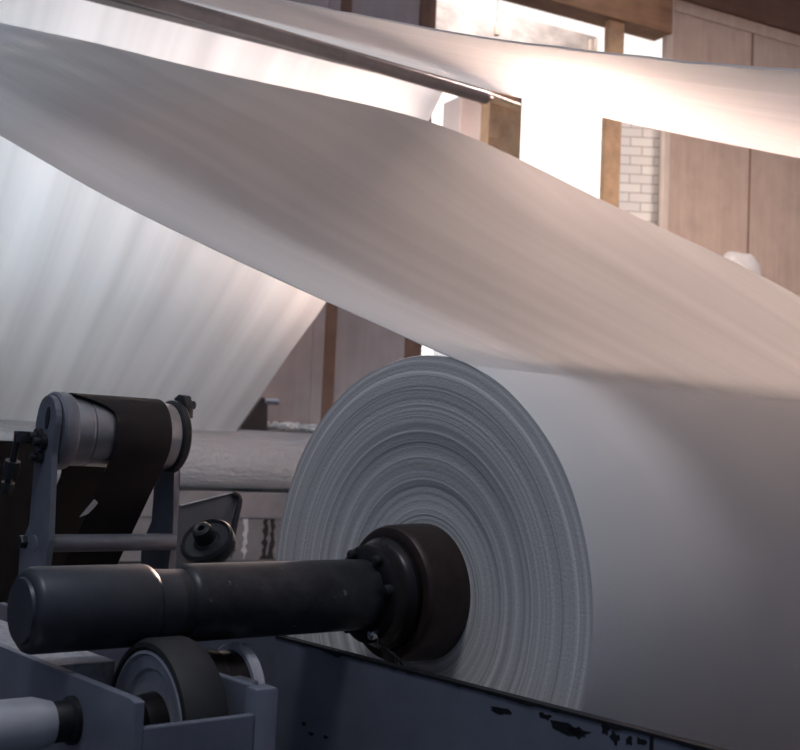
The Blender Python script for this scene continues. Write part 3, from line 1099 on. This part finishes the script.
yL = wall(0, 330).y - 8
y0a, y0b = wall(312, 350).y, wall(334, 350).y
y1a, y1b = wall(405.5, 345).y, wall(421, 345).y
y2a, y2b = wall(605, 140).y, wall(621, 140).y
y3a, y3b = wall(664, 130).y, wall(668, 130).y
y4 = wall(672.5, 30).y
zl = wall(600, 17).z                         # underside of the lintel
slab('wall_back', yL, y0a, FL, HT, M_panel_grey)
slab('wall_back_panel', y0b, y1a, FL, HT, M_panel_grey, -0.22, -0.02)
slab('trim_1', y0a, (y0a + y0b) / 2, FL, HT, M_panel_grey, -0.25, 0.03)
slab('trim_2', (y0a + y0b) / 2, y0b, FL, HT, M_trim, -0.25, 0.05)
slab('trim_3', y1a, y1b, FL, HT, M_trim, -0.28, 0.03)
slab('trim_4', y2a, y2b, FL, zl + 0.02, M_post, -0.09, 0.0)
slab('trim_5', y3a, y4, FL, HT, M_jamb, -0.06, 0.02)
y9 = wall(800, 100).y + 4
slab('wall_back_right', y4, y9, FL, wall(740, 20).z + 0.02, M_panel, -0.22, 0.0)
slab('trim_6', y4, y9, wall(740, 20).z - 0.16, wall(740, 20).z + 0.02, M_panel, 0.0, 0.03)
ys_ = wall(748, 200).y
slab('trim_7', ys_, ys_ + 0.03, FL, wall(740, 20).z - 0.16, M_trim, 0.0, 0.012)
slab('trim_8', y4 - 0.1, y9, wall(740, 20).z + 0.02, HT, M_darkbeam, -0.3, 0.10)
slab('trim_9', y1b, y3a + 0.02, zl, HT, M_beam, -0.3, 0.10)
ym = wall(664, 40).y
slab('window_sill', y1b, y3a, FL, FL + 0.9, M_panel_grey, -0.25, 0.0)

# outside: white brick pier, awning, pale yard wall
bp = WF.depth(640, 150, 17.0)
OF = Frame((0, 0, CAMZ - 0.310), R_(2))
pL, pR = OF.depth(612, 150, 18.4), OF.depth(720, 150, 18.4)
bm = B(); box(bm, (pL.x - 0.6, pL.y, FL), (pL.x, pR.y, FL + 7.0))
pier = solo('brick_pier', bm, M_brick, OF, (pL.x, (pL.y + pR.y) / 2, FL))
tag(pier, 'white brick pier outside, right of the bright window', 'pier')

ax0 = WX - 2.2
a0, a1 = WF.at(440, -4, 0, ax0), WF.at(597, 38, 0, ax0)
bm = B()
box(bm, (ax0 - 0.3, a0.y - 2.0, a1.z - 0.62), (ax0, a1.y, a1.z + 0.02), 0.01)
aw = solo('fascia_board', bm, M_outwall, WF, (ax0, a0.y, a1.z - 0.6))
tag(aw, 'pale weathered fascia board outside, seen through the top of the window', 'fascia')
bm = B()
hp = WF.at(497, 8, 0, ax0 + 0.3)
hq = WF.at(497, 24, 0, ax0 + 0.3)
hr = WF.at(497, 36, 0, ax0 + 0.3)
t = Thing('hanging_bulb', WF, hp, 'small white bulb hanging on a cord in front of the fascia', 'bulb')
bm = B(); rod(bm, hp + Vector((0, 0, 0.5)), hq, 0.006, 8)
t.part('cord', bm, M_trim, True)
bm = B()
L_ = (hr - hq).length
lathe(bm, [(0, -0.02), (0.03, 0.0), (0.034, L_ * 0.3), (0.05, L_ * 0.7), (0.045, L_ * 0.95), (0, L_)], hq, (0, 0, -1), 20)
t.part('bulb', bm, M_jamb, True)
bm = B()
v0, v1 = WF.at(592, 36, 0, ax0 + 0.2), WF.at(596, 50, 0, ax0 + 0.2)
for px in (591.5, 597):
    q = WF.at(px, 40, 0, ax0 + 0.2)
    box(bm, (ax0 + 0.15, q.y - 0.012, q.z - 0.35), (ax0 + 0.2, q.y + 0.018, q.z + 0.02))
rk = solo('rail_bracket', bm, M_jamb, WF, (ax0 + 0.2, v0.y, v0.z - 0.3))
tag(rk, 'thin pale twin uprights at the right end of the fascia outside', 'bracket')

# white machine housing just right of the rear web's top corner
hx_ = RX - 0.9
b0, b1 = GF.at(461, 95, 0, hx_), GF.at(487, 140, 0, hx_)
t = Thing('white_cabinet', GF, (hx_, (b0.y + b1.y) / 2, FL), 'white cabinet end between the rear web corner and the flare-tinted post', 'cabinet')
bm = B(); box(bm, (hx_ - 0.3, b0.y, FL), (hx_, b1.y, b0.z), 0.008)
t.part('body', bm, M_white)
bm = B(); box(bm, (hx_ , b1.y - 0.05, FL), (hx_ + 0.03, b1.y + 0.01, b0.z), 0.006)
t.part('corner_rail', bm, M_jamb)

# white sack peeking up behind the web at the right
sk = WF.at(738, 253, 0, WX + 0.9)
bm = B()
r = bmesh.ops.create_icosphere(bm, subdivisions=4, radius=1)
for v in r['verts']:
    n_ = 1 + 0.10 * noise.noise(v.co * 2.2) + 0.04 * noise.noise(v.co * 6)
    x, y, z = v.co * n_
    sg = lambda q, e: math.copysign(abs(q) ** e, q)
    v.co = Vector((sg(x, 0.8) * 0.26, sg(y, 0.65) * 0.33, sg(z, 0.7) * 0.45)) + Vector((sk.x, sk.y, sk.z - 0.45))
skz = sk.z - 0.45 - 0.475
sack = solo('sack', bm, M_sack, WF, (sk.x, sk.y, skz), True)
tag(sack, 'stuffed white sack peeking over the web before the brown right wall', 'sack')
t = Thing('stand', WF, (sk.x, sk.y, FL), 'brown stand under the white sack by the right wall', 'stand')
bm = B(); box(bm, (sk.x - 0.3, sk.y - 0.35, skz - 0.02), (sk.x + 0.3, sk.y + 0.35, skz + 0.02), 0.005)
t.part('shelf', bm, M_trim)
for yy in (-0.3, 0.3):
    for xx in (-0.25, 0.25):
        bm = B(); box(bm, (sk.x + xx - 0.03, sk.y + yy - 0.03, FL), (sk.x + xx + 0.03, sk.y + yy + 0.03, skz - 0.02), 0.003)
        t.part('leg', bm, M_trim)

# floor
bm = B(); box(bm, (-8, -4, -0.2), (14, 30, 0))
fl_ = finish('floor', bm, M_floor, Frame((0, 0, 0), PI / 2), (0, 0, 0))
fl_.rotation_euler = (0, 0, 0); fl_['kind'] = 'structure'

# ================================================================== LIGHT
w = bpy.data.worlds.new('sky'); sc.world = w; w.use_nodes = True
nt = w.node_tree
bg = nt.nodes['Background']
tc = nt.nodes.new('ShaderNodeTexCoord')
sp = nt.nodes.new('ShaderNodeSeparateXYZ')
nt.links.new(tc.outputs['Generated'], sp.inputs[0])
mr = nt.nodes.new('ShaderNodeMapRange')
mr.inputs['From Min'].default_value = 0.86; mr.inputs['From Max'].default_value = 0.95
nt.links.new(sp.outputs['Y'], mr.inputs['Value'])
mx = nt.nodes.new('ShaderNodeMix'); mx.data_type = 'RGBA'
mx.inputs[6].default_value = (0.060, 0.084, 0.138, 1)      # dim cool side of the sky
mx.inputs[7].default_value = (2.2, 2.0, 1.85, 1)       # bright hazy side beyond the windows
nt.links.new(mr.outputs[0], mx.inputs['Factor'])
mz = nt.nodes.new('ShaderNodeMapRange')       # paler overhead, where the roof lets daylight in
mz.inputs['From Min'].default_value = 0.15; mz.inputs['From Max'].default_value = 0.9
nt.links.new(sp.outputs['Z'], mz.inputs['Value'])
m2 = nt.nodes.new('ShaderNodeMix'); m2.data_type = 'RGBA'
nt.links.new(mz.outputs[0], m2.inputs['Factor'])
nt.links.new(mx.outputs[2], m2.inputs[6])
m2.inputs[7].default_value = (0.30, 0.33, 0.40, 1)
nt.links.new(m2.outputs[2], bg.inputs['Color'])
bg.inputs['Strength'].default_value = 1.0


def area(name, loc, target, size, power, col, sy=None, spread=180):
    l = bpy.data.lights.new(name, 'AREA'); l.energy = power; l.color = col
    l.shape = 'RECTANGLE'; l.size = size; l.size_y = sy or size; l.spread = R_(spread)
    o = bpy.data.objects.new(name, l); COL.objects.link(o)
    o.location = loc
    o.rotation_euler = (Vector(target) - Vector(loc)).to_track_quat('-Z', 'Y').to_euler()
    return o


# roof light over the winder (its shadow edge from the upper web falls on the roll)
area('roof_light', MF.W((1.2, -1.9, 5.0)), MF.W((0.3, 0.3, 0.4)), 1.0, 64, (0.95, 0.95, 1.0))
# added cool fill lamp left of view, brightening the rear web
area('rear_web_fill', GF.W(GF.depth(-330, 470, 5.2)), GF.W(GF.depth(170, 300, 9.0)), 2.2, 112, (0.84, 0.92, 1.0), None, 110)
# warm low daylight coming in through the window opening
wc = WF.W((WX - 0.5, (wall(524, 150).y + y2a) / 2, wall(560, 160).z))
area('window_daylight', wc, MF.W((-0.5, 1.6, 1.0)), 1.2, 1050, (1.0, 0.72, 0.60), 2.0, 50)
# added warm fill lamp high at the back, brightening the web's top side
area('web_top_fill', (2.8, 11.5, 7.2), MF.W((-0.6, 1.3, 0.9)), 1.6, 500, (1.0, 0.78, 0.73), None, 70)
# added fill lamp, out of view, brightening the brown right wall
area('right_wall_fill', (3.2, 9.0, 6.5), WF.W((WX, wall(800, 150).y, 2.4)), 1.2, 150, (1.0, 0.84, 0.77), None, 75)
# added fill lamp outside, overhead, brightening the brick pier and the fascia
area('yard_fill', WF.W((WX - 0.7, wall(560, 20).y, 8.5)), WF.W((WX - 2.6, wall(600, 20).y, 3.5)), 2.5, 260, (1, 0.97, 0.94))

sc.view_settings.view_transform = 'Standard'
sc.view_settings.look = 'None'
sc.view_settings.exposure = 0.0
sc.view_settings.gamma = 1.0
